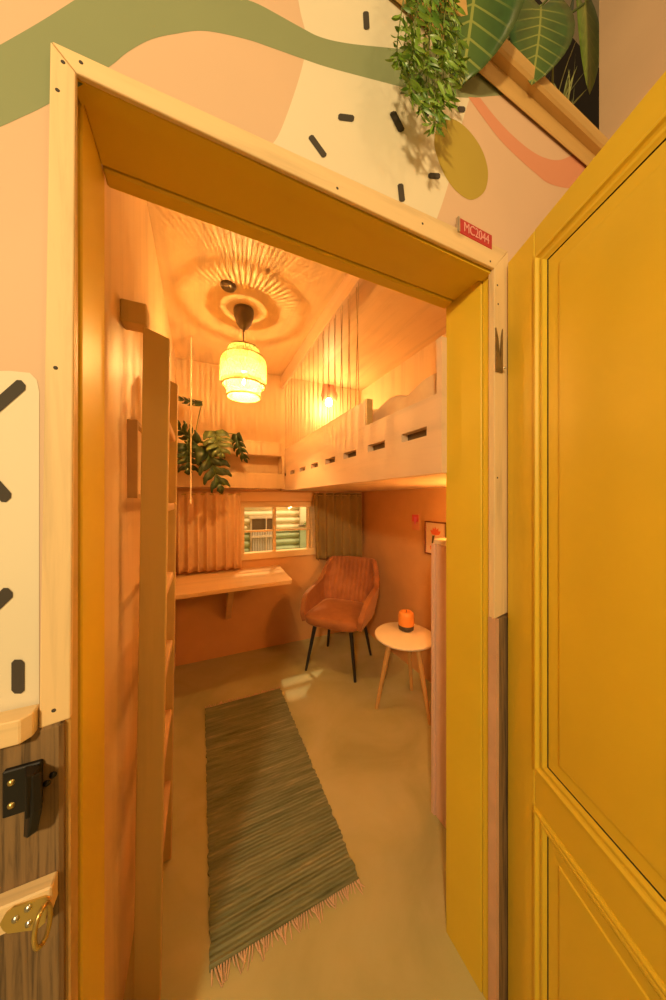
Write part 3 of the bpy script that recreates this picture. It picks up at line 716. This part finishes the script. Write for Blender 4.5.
def tier(r0, r1, z0, z1, n, wd, nm, cross):
    m_ = MB()
    for k in range(n):
        t = 2*PI*k/n
        rows = 10; v = []; f = []
        for i in range(rows+1):
            c = i/rows; bow = (1-abs(2*c-1)**5) if cross == 1 else 0
            rr = r0+(r1-r0)*c + bow*0.014; z = z0+(z1-z0)*c
            tt = t; a = wd/2/max(rr,0.05)
            v += [(rr*math.cos(tt-a),rr*math.sin(tt-a),z),(rr*math.cos(tt+a),rr*math.sin(tt+a),z)]
        for i in range(rows): f.append((2*i,2*i+1,2*i+3,2*i+2))
        m_.add(v,f,'bamboo',True)
    # diagonal weave strips just outside
    for sgn in (-1,1):
        for k in range(n//3):
            pts = []
            for i in range(7):
                c = i/6; rr = r0+(r1-r0)*c+((1-abs(2*c-1)**5)*0.014 if cross == 1 else 0)+0.0015; t = 2*PI*k/(n//3)+sgn*c*0.5
                pts.append((rr*math.cos(t),rr*math.sin(t),z0+(z1-z0)*c))
            m_.tube(pts,0.0013,'bamboo',4,True,False)
    for (rr,z) in ((r0,z0),(r1,z1)):
        m_.tube([(rr*math.cos(2*PI*k/36),rr*math.sin(2*PI*k/36),z) for k in range(37)],0.0045,'bamboo',8,True,False)
    return m_.build(nm,pl,fix=False)
tier(0.128,0.126,0.070,0.242,132,0.0036,'shade_tier',1)
tier(0.098,0.096,0.215,0.297,64,0.0050,'shade_top',0)
an = MB(); an.lathe([(0.097,0.296),(0.062,0.298),(0.061,0.296),(0.097,0.294)],'bamboo',36); an.build('shade_rim',pl)
tier(0.102,0.104,0.0,0.088,96,0.0036,'shade_skirt',0)
p = MB()
for t in (0,PI/2,PI,1.5*PI): p.tube([(0.012*math.cos(t),0.012*math.sin(t),0.205),(0.124*math.cos(t),0.124*math.sin(t),0.240)],0.002,'cord_white',6)
p.build('shade_spider',pl)
sd_ = MB(); sd_.lathe([(0.0005,-0.016),(0.025,-0.017),(0.038,-0.013),(0.043,-0.005),(0.043,-0.0005)],'bronze_plastic',28)
o = sd_.build('smoke_detector',None); o.location = (0.137,1.72,ZC); tag(o,'small round dark smoke detector on the ceiling beside the pendant lamp','smoke detector')

# ================================================================== ARMCHAIR
FWD = Vector((-0.32,-0.29)).normalized(); rz = math.atan2(FWD.y,FWD.x)+PI/2
ac = thing('armchair','rust velvet armchair with black metal legs in the back corner','chair',(1.085,2.24,0),rz)
# local: front = -Y
def shell(z_lo):
    ns, nt_ = 60, 12
    def plan(s, g):   # s 0..1 around from right front to left front; g 0..1 flare
        Wd = 0.235+0.055*g; Dp = 0.20+0.075*g; fr = -0.215-0.02*g
        t = s
        if t < 0.30: k = t/0.30; return Vector((Wd - 0.0*k, fr+(Dp-0.10-fr)*k, 0))
        if t > 0.70: k = (1-t)/0.30; return Vector((-Wd, fr+(Dp-0.10-fr)*k, 0))
        k = (t-0.30)/0.40*PI; e = 0.62
        cx, sy = math.cos(k), math.sin(k)
        return Vector((Wd*math.copysign(abs(cx)**e,cx), Dp-0.10+0.10*abs(sy)**e, 0))
    def top(s):
        m_ = min(s,1-s)
        pts = [(0,0.47),(0.03,0.535),(0.07,0.59),(0.12,0.61),(0.24,0.635),(0.31,0.655),(0.335,0.745),(0.355,0.815),(0.38,0.847),(0.5,0.855)]
        for (a,b_),(c,d) in zip(pts,pts[1:]):
            if m_ <= c: return b_+(d-b_)*(m_-a)/(c-a)
        return pts[-1][1]
    v = []; f = []
    for i in range(ns+1):
        s = i/ns; zt = top(s)
        for j_ in range(nt_+1):
            c = j_/nt_; z = z_lo+(zt-z_lo)*c; h = (z-z_lo)/0.42
            g = min(1,h*1.25)**0.8 if h > 0 else 0
            p = plan(s,min(1,g)); 
            back = max(0, 1-abs(s-0.5)/0.20)
            p.y += 0.10*max(0,h-0.30)*(1 if back > 0 else 0)*min(1,back*2)
            if back > 0 and h > 0.5: p.x *= 1-0.16*min(1,(h-0.5)/0.5)*1
            v.append((p.x,p.y,z))
    for i in range(ns):
        for j_ in range(nt_): a=i*(nt_+1)+j_; f.append((a,a+1,a+nt_+2,a+nt_+1))
    return v,f
v,f = shell(0.405)
m_ = MB(); m_.add(v,f,'velvet',True)
def shell_part(sel, nm, mat):
    mm = MB(); ff = [q for q in f if sel(min(min(i//13,60-i//13) for i in q))]
    used = sorted({i for q in ff for i in q}); mp = {a:i for i,a in enumerate(used)}
    mm.add([v[i] for i in used],[[mp[i] for i in q] for q in ff],mat,True); o = mm.build(nm,ac)
    md = o.modifiers.new('thick','SOLIDIFY'); md.thickness = 0.042; md.offset = 0
    md = o.modifiers.new('soft','BEVEL'); md.width = 0.016; md.segments = 3; md.limit_method = 'ANGLE'; md.angle_limit = math.radians(50)
    md = o.modifiers.new('smooth','SUBSURF'); md.levels = 1; md.render_levels = 1
    return o
shell_part(lambda q: q >= 20,'backrest','velvet_channels')
mm_all = f
def arm(left):
    mm = MB(); ff = [q for q in f if all((i//13 <= 20) if left else (i//13 >= 40) for i in q)]
    used = sorted({i for q in ff for i in q}); mp = {a:i for i,a in enumerate(used)}
    mm.add([v[i] for i in used],[[mp[i] for i in q] for q in ff],'velvet',True); o = mm.build('armrest',ac)
    md = o.modifiers.new('thick','SOLIDIFY'); md.thickness = 0.042; md.offset = 0
    md = o.modifiers.new('soft','BEVEL'); md.width = 0.016; md.segments = 3; md.limit_method = 'ANGLE'; md.angle_limit = math.radians(50)
    md = o.modifiers.new('smooth','SUBSURF'); md.levels = 1; md.render_levels = 1
arm(True); arm(False)
# seat cushion
sm_ = MB(); nx = 14; vv = []; ff = []
for lay,(zz,k) in enumerate(((0.398,0.95),(0.412,1.0),(0.448,1.0),(0.466,0.96),(0.474,0.80),(0.477,0.4))):
    for q in range(40):
        t = 2*PI*q/40; c, s_ = math.cos(t), math.sin(t); e = 0.42
        vv.append((0.245*k*math.copysign(abs(c)**e,c), -0.015+0.245*k*math.copysign(abs(s_)**e,s_), zz+(0.006*s_)))
for lay in range(5):
    for q in range(40): ff.append((lay*40+q,lay*40+(q+1)%40,lay*40+40+(q+1)%40,lay*40+40+q))
ff.append(tuple(range(200,240))); ff.append(tuple(range(40))[::-1])
sm_.add(vv,ff,'velvet',True); sm_.build('seat',ac)
MB().box((-0.17,-0.17,0.378),(0.17,0.17,0.40),'black_metal',0.004).build('seat_plate',ac)
Rm = Matrix.Rotation(-rz,3,'Z')
feet = [(0.781,2.262),(1.075,1.960),(1.101,2.552),(1.392,2.246)]
for fx, fy in feet:
    lp = Rm @ Vector((fx-1.085,fy-2.24,0)); tp = Vector((lp.x*0.72,lp.y*0.72,0.392))
    p = MB(); p.tube([(lp.x,lp.y,0.0),tuple(tp)],[0.0105,0.0175],'black_metal',14); p.build('leg',ac)

# ================================================================== SIDE TABLE + CANDLE
TX, TY = 1.278, 1.622
st = thing('side_table','small round white-topped side table with three tapered wooden legs','table',(TX,TY,0))
MB().lathe([(0.0005,0.452),(0.19,0.452),(0.2,0.456),(0.204,0.463),(0.203,0.470),(0.199,0.473),(0.0005,0.473)],'tabletop_white',56).build('tabletop',st)
tf = [(1.070,1.652),(1.298,1.397),(1.408,1.705)]
for fx, fy in tf:
    dx, dy = fx-TX, fy-TY
    p = MB(); p.tube([(dx,dy,0),(dx*0.52,dy*0.52,0.452)],[0.011,0.019],'beech',14); p.build('leg',st)
cn = thing('candle','orange pillar candle in a dark dish on the side table','candle',(1.332,1.672,0.473))
MB().lathe([(0.0005,0),(0.042,0),(0.052,0.008),(0.055,0.028),(0.055,0.038),(0.053,0.038)],'dark_dish',32).build('dish',cn)
MB().lathe([(0.054,0.036),(0.0555,0.055),(0.0545,0.105),(0.050,0.122),(0.040,0.132),(0.027,0.133),(0.012,0.125),(0.0005,0.123)],'candle_wax',32).build('wax',cn)
p = MB(); p.tube([(0,0,0.122),(0.002,0,0.142)],0.002,'cord_black',6); p.build('wick',cn)

# ================================================================== RIGHT WALL PICTURES, PARTITION
pc = thing('framed_picture','dark framed print of a red flower on the terracotta wall','picture',(XR,1.655,1.11))
fy0, fy1, fz0, fz1 = 1.545, 1.768, 0.985, 1.238; fw = 0.010
f_ = MB(); xa, xb = XR-0.014, XR
f_.box((xa,fy0,fz0),(xb,fy0+fw,fz1),'frame_dark',0.001); f_.box((xa,fy1-fw,fz0),(xb,fy1,fz1),'frame_dark',0.001)
f_.box((xa,fy0+fw,fz0),(xb,fy1-fw,fz0+fw),'frame_dark',0.001); f_.box((xa,fy0+fw,fz1-fw),(xb,fy1-fw,fz1),'frame_dark',0.001); f_.build('frame',pc,True)
f_ = MB(); f_.box((XR-0.006,fy0+fw,fz0+fw),(XR-0.001,fy1-fw,fz1-fw),'art_paper')
xq = XR-0.0065
for a in (-1.0,-0.5,0.0,0.45,0.95):
    c = Vector((xq,1.66,1.135)); d = Vector((0,math.sin(a),math.cos(a)))
    q = Vector((0,math.cos(a),-math.sin(a))); f_.add([c,c+d*0.035+q*0.016,c+d*0.065,c+d*0.035-q*0.016],[(0,1,2,3)],'art_red'); xq -= 0.0002
f_.add([(xq,1.665,1.135),(xq,1.690,1.13),(xq,1.70,1.05),(xq,1.69,1.05)],[(0,1,2,3)],'art_dark'); f_.add([(xq,1.69,1.06),(xq,1.715,1.05),(xq,1.71,1.02),(xq,1.69,1.03)],[(0,1,2,3)],'art_red')
f_.build('print',pc,True)
po = MB(); po.box((XR-0.002,1.845,1.155),(XR,1.932,1.282),'poster_fade'); 
po.box((XR-0.0026,1.850,1.222),(XR-0.0018,1.928,1.278),'poster_pink'); po.add([(XR-0.003,1.905,1.262),(XR-0.003,1.872,1.264),(XR-0.003,1.868,1.235),(XR-0.003,1.895,1.19)],[(0,1,2,3)],'poster_magenta')
tag(po.build('wall_card',None,off=(XR,1.89,1.155)),'small unframed pink red card on the right wall, left of the framed print','card')
ca = thing('low_cabinet','pinkish half-height cupboard just inside the right door jamb','cabinet',(1.25,0.85,0))
MB().box((0.945,0.712,0.0),(XR-0.003,0.985,1.205),'pink_board',0.003).build('carcass',ca,True)
MB().box((0.940,0.710,1.205),(XR-0.003,0.990,1.228),'tabletop_white',0.003).build('top_board',ca,True)
MB().box((0.938,0.985,0.0),(0.958,1.004,1.205),'pink_board',0.002).build('end_post',ca,True)

# ================================================================== RUG
rg = thing('rag_rug','long grey green striped rag rug on the concrete floor','rug',(0.275,1.52,0))
RX0,RX1,RY0,RY1 = 0.024,0.530,0.932,2.115
nx, ny = 10, 120; v = []; f = []; rr = random.Random(4)
wl = [rr.uniform(-0.004,0.004) for _ in range(ny+1)]; wr = [rr.uniform(-0.005,0.005) for _ in range(ny+1)]
for j_ in range(ny+1):
    c = j_/ny
    for i in range(nx+1):
        a = i/nx; x0_, x1_ = RX0+wl[j_], RX1+wr[j_]
        y = RY0+(RY1-RY0)*c + 0.012*(a-0.5)*0
        v.append((x0_+(x1_-x0_)*a - 0.275, y-1.52, 0.008+0.0012*math.sin(j_*1.7+a*3)+0.0008*rr.random()))
for j_ in range(ny):
    for i in range(nx): a=j_*(nx+1)+i; f.append((a,a+1,a+nx+2,a+nx+1))
top_n = len(v); v += [(p[0],p[1],0.0005) for p in v]
f += [tuple(top_n+q for q in q_)[::-1] for q_ in list(f)]
def edge_loop():
    L = [i for i in range(nx+1)] + [j_*(nx+1)+nx for j_ in range(1,ny+1)] + [ny*(nx+1)+i for i in range(nx-1,-1,-1)] + [j_*(nx+1) for j_ in range(ny-1,0,-1)]
    return L
E_ = edge_loop(); f += [(E_[i],E_[(i+1)%len(E_)],top_n+E_[(i+1)%len(E_)],top_n+E_[i]) for i in range(len(E_))]
m_ = MB(); m_.add(v,f,'rag_weave',False); m_.build('weave',rg)
fr_ = MB()
for end, sgn in ((RY0,-1),(RY1,1)):
    for k_ in range(60):
        x = RX0+0.004+(RX1-RX0-0.008)*k_/59-0.275; L = rr.uniform(0.015,0.045); y = end-1.52
        dx = rr.uniform(-0.008,0.008)+0.013*math.sin(k_*0.9)
        fr_.tube([(x,y,0.006),(x+dx*0.4,y+sgn*L*0.5,0.004),(x+dx,y+sgn*L,0.002)],[0.003,0.0026,0.0014],'rug_fringe',5)
o = fr_.build('fringe',rg); o['kind'] = 'stuff'

# ================================================================== PLANTS ON THE LEDGE
rp = random.Random(11)
hp = thing('trailing_plant','bright green trailing plant hanging down over the mural from the ledge','plant',(0.52,0.56,2.634))
st_ = MB(); fo = MB()
spec = [(398,62,0.47),(404,75,0.475),(410,96,0.465),(416,90,0.48),(422,112,0.47),(428,104,0.475),(434,128,0.47),(438,118,0.48),(444,104,0.475),(450,92,0.48),(456,70,0.485),(412,58,0.45),(426,70,0.455),(442,66,0.46)]
for (u,vv_,Y) in spec:
    tip = on_y(u,vv_,Y); up = on_y(430+(u-430)*0.55,-14,0.50)
    rim = Vector((up.x,0.500,2.655)); root = Vector((0.52+(rim.x-0.47)*0.6,0.60,2.668))
    mid = Vector(((rim.x*0.4+tip.x*0.6),Y,(rim.z+tip.z)/2+0.01)); mid2 = Vector((tip.x+rp.uniform(-0.006,0.006),Y,tip.z+0.045))
    path = catmull([root,rim,mid,mid2,tip],9); st_.tube(path,0.0013,'stem_green',5)
    n = len(path)
    for i in range(8,n):
        for sg_ in (-1,1):
            for rep in range(1 if i % 3 else 2):
                p = path[i]+Vector((rp.uniform(-0.004,0.004),rp.uniform(-0.006,0.003),rp.uniform(-0.004,0.004)))
                d = Vector((sg_*rp.uniform(0.3,1.0),rp.uniform(-0.55,0.15),-rp.uniform(0.25,1.1))).normalized(); L = rp.uniform(0.018,0.036)
                leaf_blade(fo,p,p+d*L,L*0.19,(rp.uniform(-1,1),rp.uniform(-1,1),0.4),rp.choice(('fern_leaf','fern_leaf','fern_leaf_deep')),'willow',0.25,0.1)
o = fo.build('foliage',hp,True,fix=False); st_.build('stem',hp,True)
hl = thing('heart_leaf_plant','plant with big heart-shaped veined leaves leaning over the timber capping','plant',(0.80,0.66,2.66))
stm = MB(); root = Vector((0.80,0.68,2.66))
def bigleaf(b0,t0,Yb,Yt,wd,side,mat,dr=0.15):
    B = on_y(*b0,Yb); Tp = on_y(*t0,Yt); q = MB(); leaf_blade(q,B,Tp,wd,side,mat,'heart',dr,0.12); o = q.build('leaf',hl,True,fix=False)
    md = o.modifiers.new('thick','SOLIDIFY'); md.thickness = 0.001
    stm.tube(catmull([root,(root+B)/2+Vector((0,0.03,0.06)),B],6),0.004,'stem_green',6)
bigleaf((478,-44),(468,63),0.506,0.502,0.235,(0.91,-0.41,0.12),'heart_leaf',0.2)
bigleaf((541,6),(537,72),0.53,0.495,0.185,(0.91,-0.41,0.05),'heart_leaf',0.12)
bigleaf((584,4),(596,84),0.64,0.60,0.085,(0.9,-0.4,0.15),'heart_leaf_pale',0.12)
bigleaf((576,-30),(570,40),0.68,0.66,0.12,(0.6,0.4,0.3),'heart_leaf',0.15)
bigleaf((512,30),(500,60),0.66,0.62,0.10,(1,0.1,0.3),'heart_leaf',0.15)
stm.build('stem',hl,True)
MB().lathe([(0.001,0),(0.07,0),(0.08,0.09),(0.084,0.095),(0.084,0.10),(0.074,0.10)],'dark_dish',24).build('pot',hl)
gp = thing('spider_plant','thin-bladed grassy plant behind the capping beside the side wall','plant',(1.19,0.69,2.66))
q = MB()
for k_ in range(60):
    a = rp.uniform(0,2*PI); el = rp.uniform(0.5,1.4); L = rp.uniform(0.10,0.26)
    d = Vector((math.cos(a)*math.cos(el)*0.8-0.12,math.sin(a)*math.cos(el)*0.6-0.12,math.sin(el))).normalized(); b0 = Vector((1.19,0.66,2.70))+Vector((rp.uniform(-.05,.02),rp.uniform(-.03,.03),0))
    if (b0+d*L).x > 1.26: continue
    leaf_blade(q,b0,b0+d*L,0.013,(rp.uniform(-1,1),rp.uniform(-1,1),0.1),'blade_leaf','blade',0.55,0.15)
q.build('foliage',gp,True,fix=False)
MB().lathe([(0.001,0),(0.05,0),(0.06,0.06),(0.055,0.065)],'dark_dish',24).build('pot',gp)

# ================================================================== OUTSIDE THE WINDOW: LOG CABIN ACROSS THE HALL
YO = 5.0
lc = thing('log_cabin','cream and green log cabin seen through the low window','cabin',(0.9,YO+0.1,0))
def logs(mat,z0,z1,nm,h=0.085):
    p = MB(); z = z0
    while z < z1-0.01:
        hh = min(h,z1-z)
        prof = [(-2.5,YO+0.06-0.05*math.sin(PI*k_/8)**0.7,z+hh*k_/8) for k_ in range(9)]
        p.add(prof+[(a+6,b_,c) for a,b_,c in prof],[(k_,k_+1,k_+10,k_+9) for k_ in range(8)],mat,True); z += hh
    p.box((-2.5,YO+0.055,z0),(3.5,YO+0.10,z1),mat); return p.build(nm,lc,True)
logs('log_green',0.0,0.86,'lower_logs',0.12); logs('log_cream',0.86,3.4,'upper_logs',0.12)
cw = MB(); cw.box((0.74,YO-0.03,0.44),(1.16,YO+0.02,1.11),'cabin_frame',0.004); cw = cw.build('cabin_window',lc,True)
p = MB(); p.box((0.77,YO-0.038,0.47),(1.13,YO-0.031,1.08),'cabin_dark'); p.build('cabin_pane',cw,True)
nx_ = 60; v = [(0.77+0.36*i/nx_,YO-0.047-0.006*math.sin(i*0.9),z) for i in range(nx_+1) for z in (0.475,0.885)]
p = MB(); p.add(v,[(2*i,2*i+2,2*i+3,2*i+1) for i in range(nx_)],'cabin_curtain',True); p.build('cabin_curtain',cw,True)
p = MB(); p.box((0.75,YO-0.07,0.77),(1.15,YO-0.056,0.805),'cabin_frame'); p.box((0.99,YO-0.065,0.47),(1.005,YO-0.056,1.09),'cabin_frame'); p.box((0.72,YO-0.05,1.09),(1.19,YO-0.02,1.13),'cabin_frame'); p.build('cabin_window_bars',cw,True)
p = MB(); 
for k_ in range(4): p.box((1.60+0.125*k_,YO-0.05,0.0),(1.72+0.125*k_,YO+0.0,0.86),'log_green',0.004)
p.build('cabin_door',lc,True)
p = MB(); 
for k_ in range(4): p.box((1.60+0.125*k_,YO-0.05,0.86),(1.72+0.125*k_,YO+0.0,2.3),'log_cream',0.004)
p.build('door_boards',lc,True)
q = thing('wall_hook','small dark bracket with a sprig on the cabin door, seen through the window','hook',(1.69,YO-0.07,0.94))
p = MB(); p.box((1.57,YO-0.075,0.93),(1.68,YO-0.05,0.95),'cabin_dark'); p.build('bracket',q,True)
p = MB()
for k_ in range(9):
    a = rp.uniform(0,2*PI); b0 = Vector((1.71,YO-0.07,1.0)); d = Vector((math.cos(a),-0.4,math.sin(a)+0.3)).normalized(); leaf_blade(p,b0,b0+d*0.09,0.03,(0,1,0.4),'fern_leaf_deep','willow')
p.tube([(1.70,YO-0.06,0.94),(1.71,YO-0.07,1.0)],0.004,'stem_green'); p.build('sprig',q,True,fix=False)

# ================================================================== LIGHTS
def lamp(name, loc, power, col, radius=0.05, kind='POINT'):
    l = bpy.data.lights.new(name,kind); l.energy = power; l.color = col; l.shadow_soft_size = radius
    o = bpy.data.objects.new(name,l); COL.objects.link(o); o.location = loc; return o
WARM = (1.0,0.60,0.22); AMB = (1.0,0.52,0.15)
lamp('hall_lamp',(-0.99,-1.26,2.3),104,(1.0,0.73,0.36),0.10)
lamp('under_loft_lamp',(1.33,0.92,1.30),10,(1.0,0.50,0.14),0.04)
lamp('hall_lamp_right',(0.95,-1.0,3.3),9,(1.0,0.71,0.32),0.06)
lamp('bed_lamp',(1.165,YB-0.16,2.34),5,(1.0,0.62,0.22),0.05)
lamp('cabin_lamp',(1.1,4.3,3.5),170,(1.0,0.76,0.40),0.05)
lamp('cabin_fill_low',(2.7,4.1,1.9),60,(1.0,0.78,0.42),0.08)  # added fill light to soften shading on the log wall, no actual lamp
W = bpy.data.worlds.new('hall'); S.world = W; W.use_nodes = True
bg = W.node_tree.nodes['Background']; bg.inputs[0].default_value = (1.0,0.68,0.30,1); bg.inputs[1].default_value = 0.13

# ================================================================== CAMERA / VIEW
c = bpy.data.cameras.new('camera'); co = bpy.data.objects.new('camera',c); COL.objects.link(co); S.camera = co
co.location = CAM; co.rotation_euler = (PI/2,0,-YAW); c.sensor_fit = 'HORIZONTAL'; c.sensor_width = 36; c.lens = 36*FPX/666; c.clip_start = 0.01
S.view_settings.view_transform = 'Standard'; S.view_settings.look = 'None'; S.view_settings.gamma = 1; S.view_settings.use_curve_mapping = False
S.view_settings.exposure = 0.87
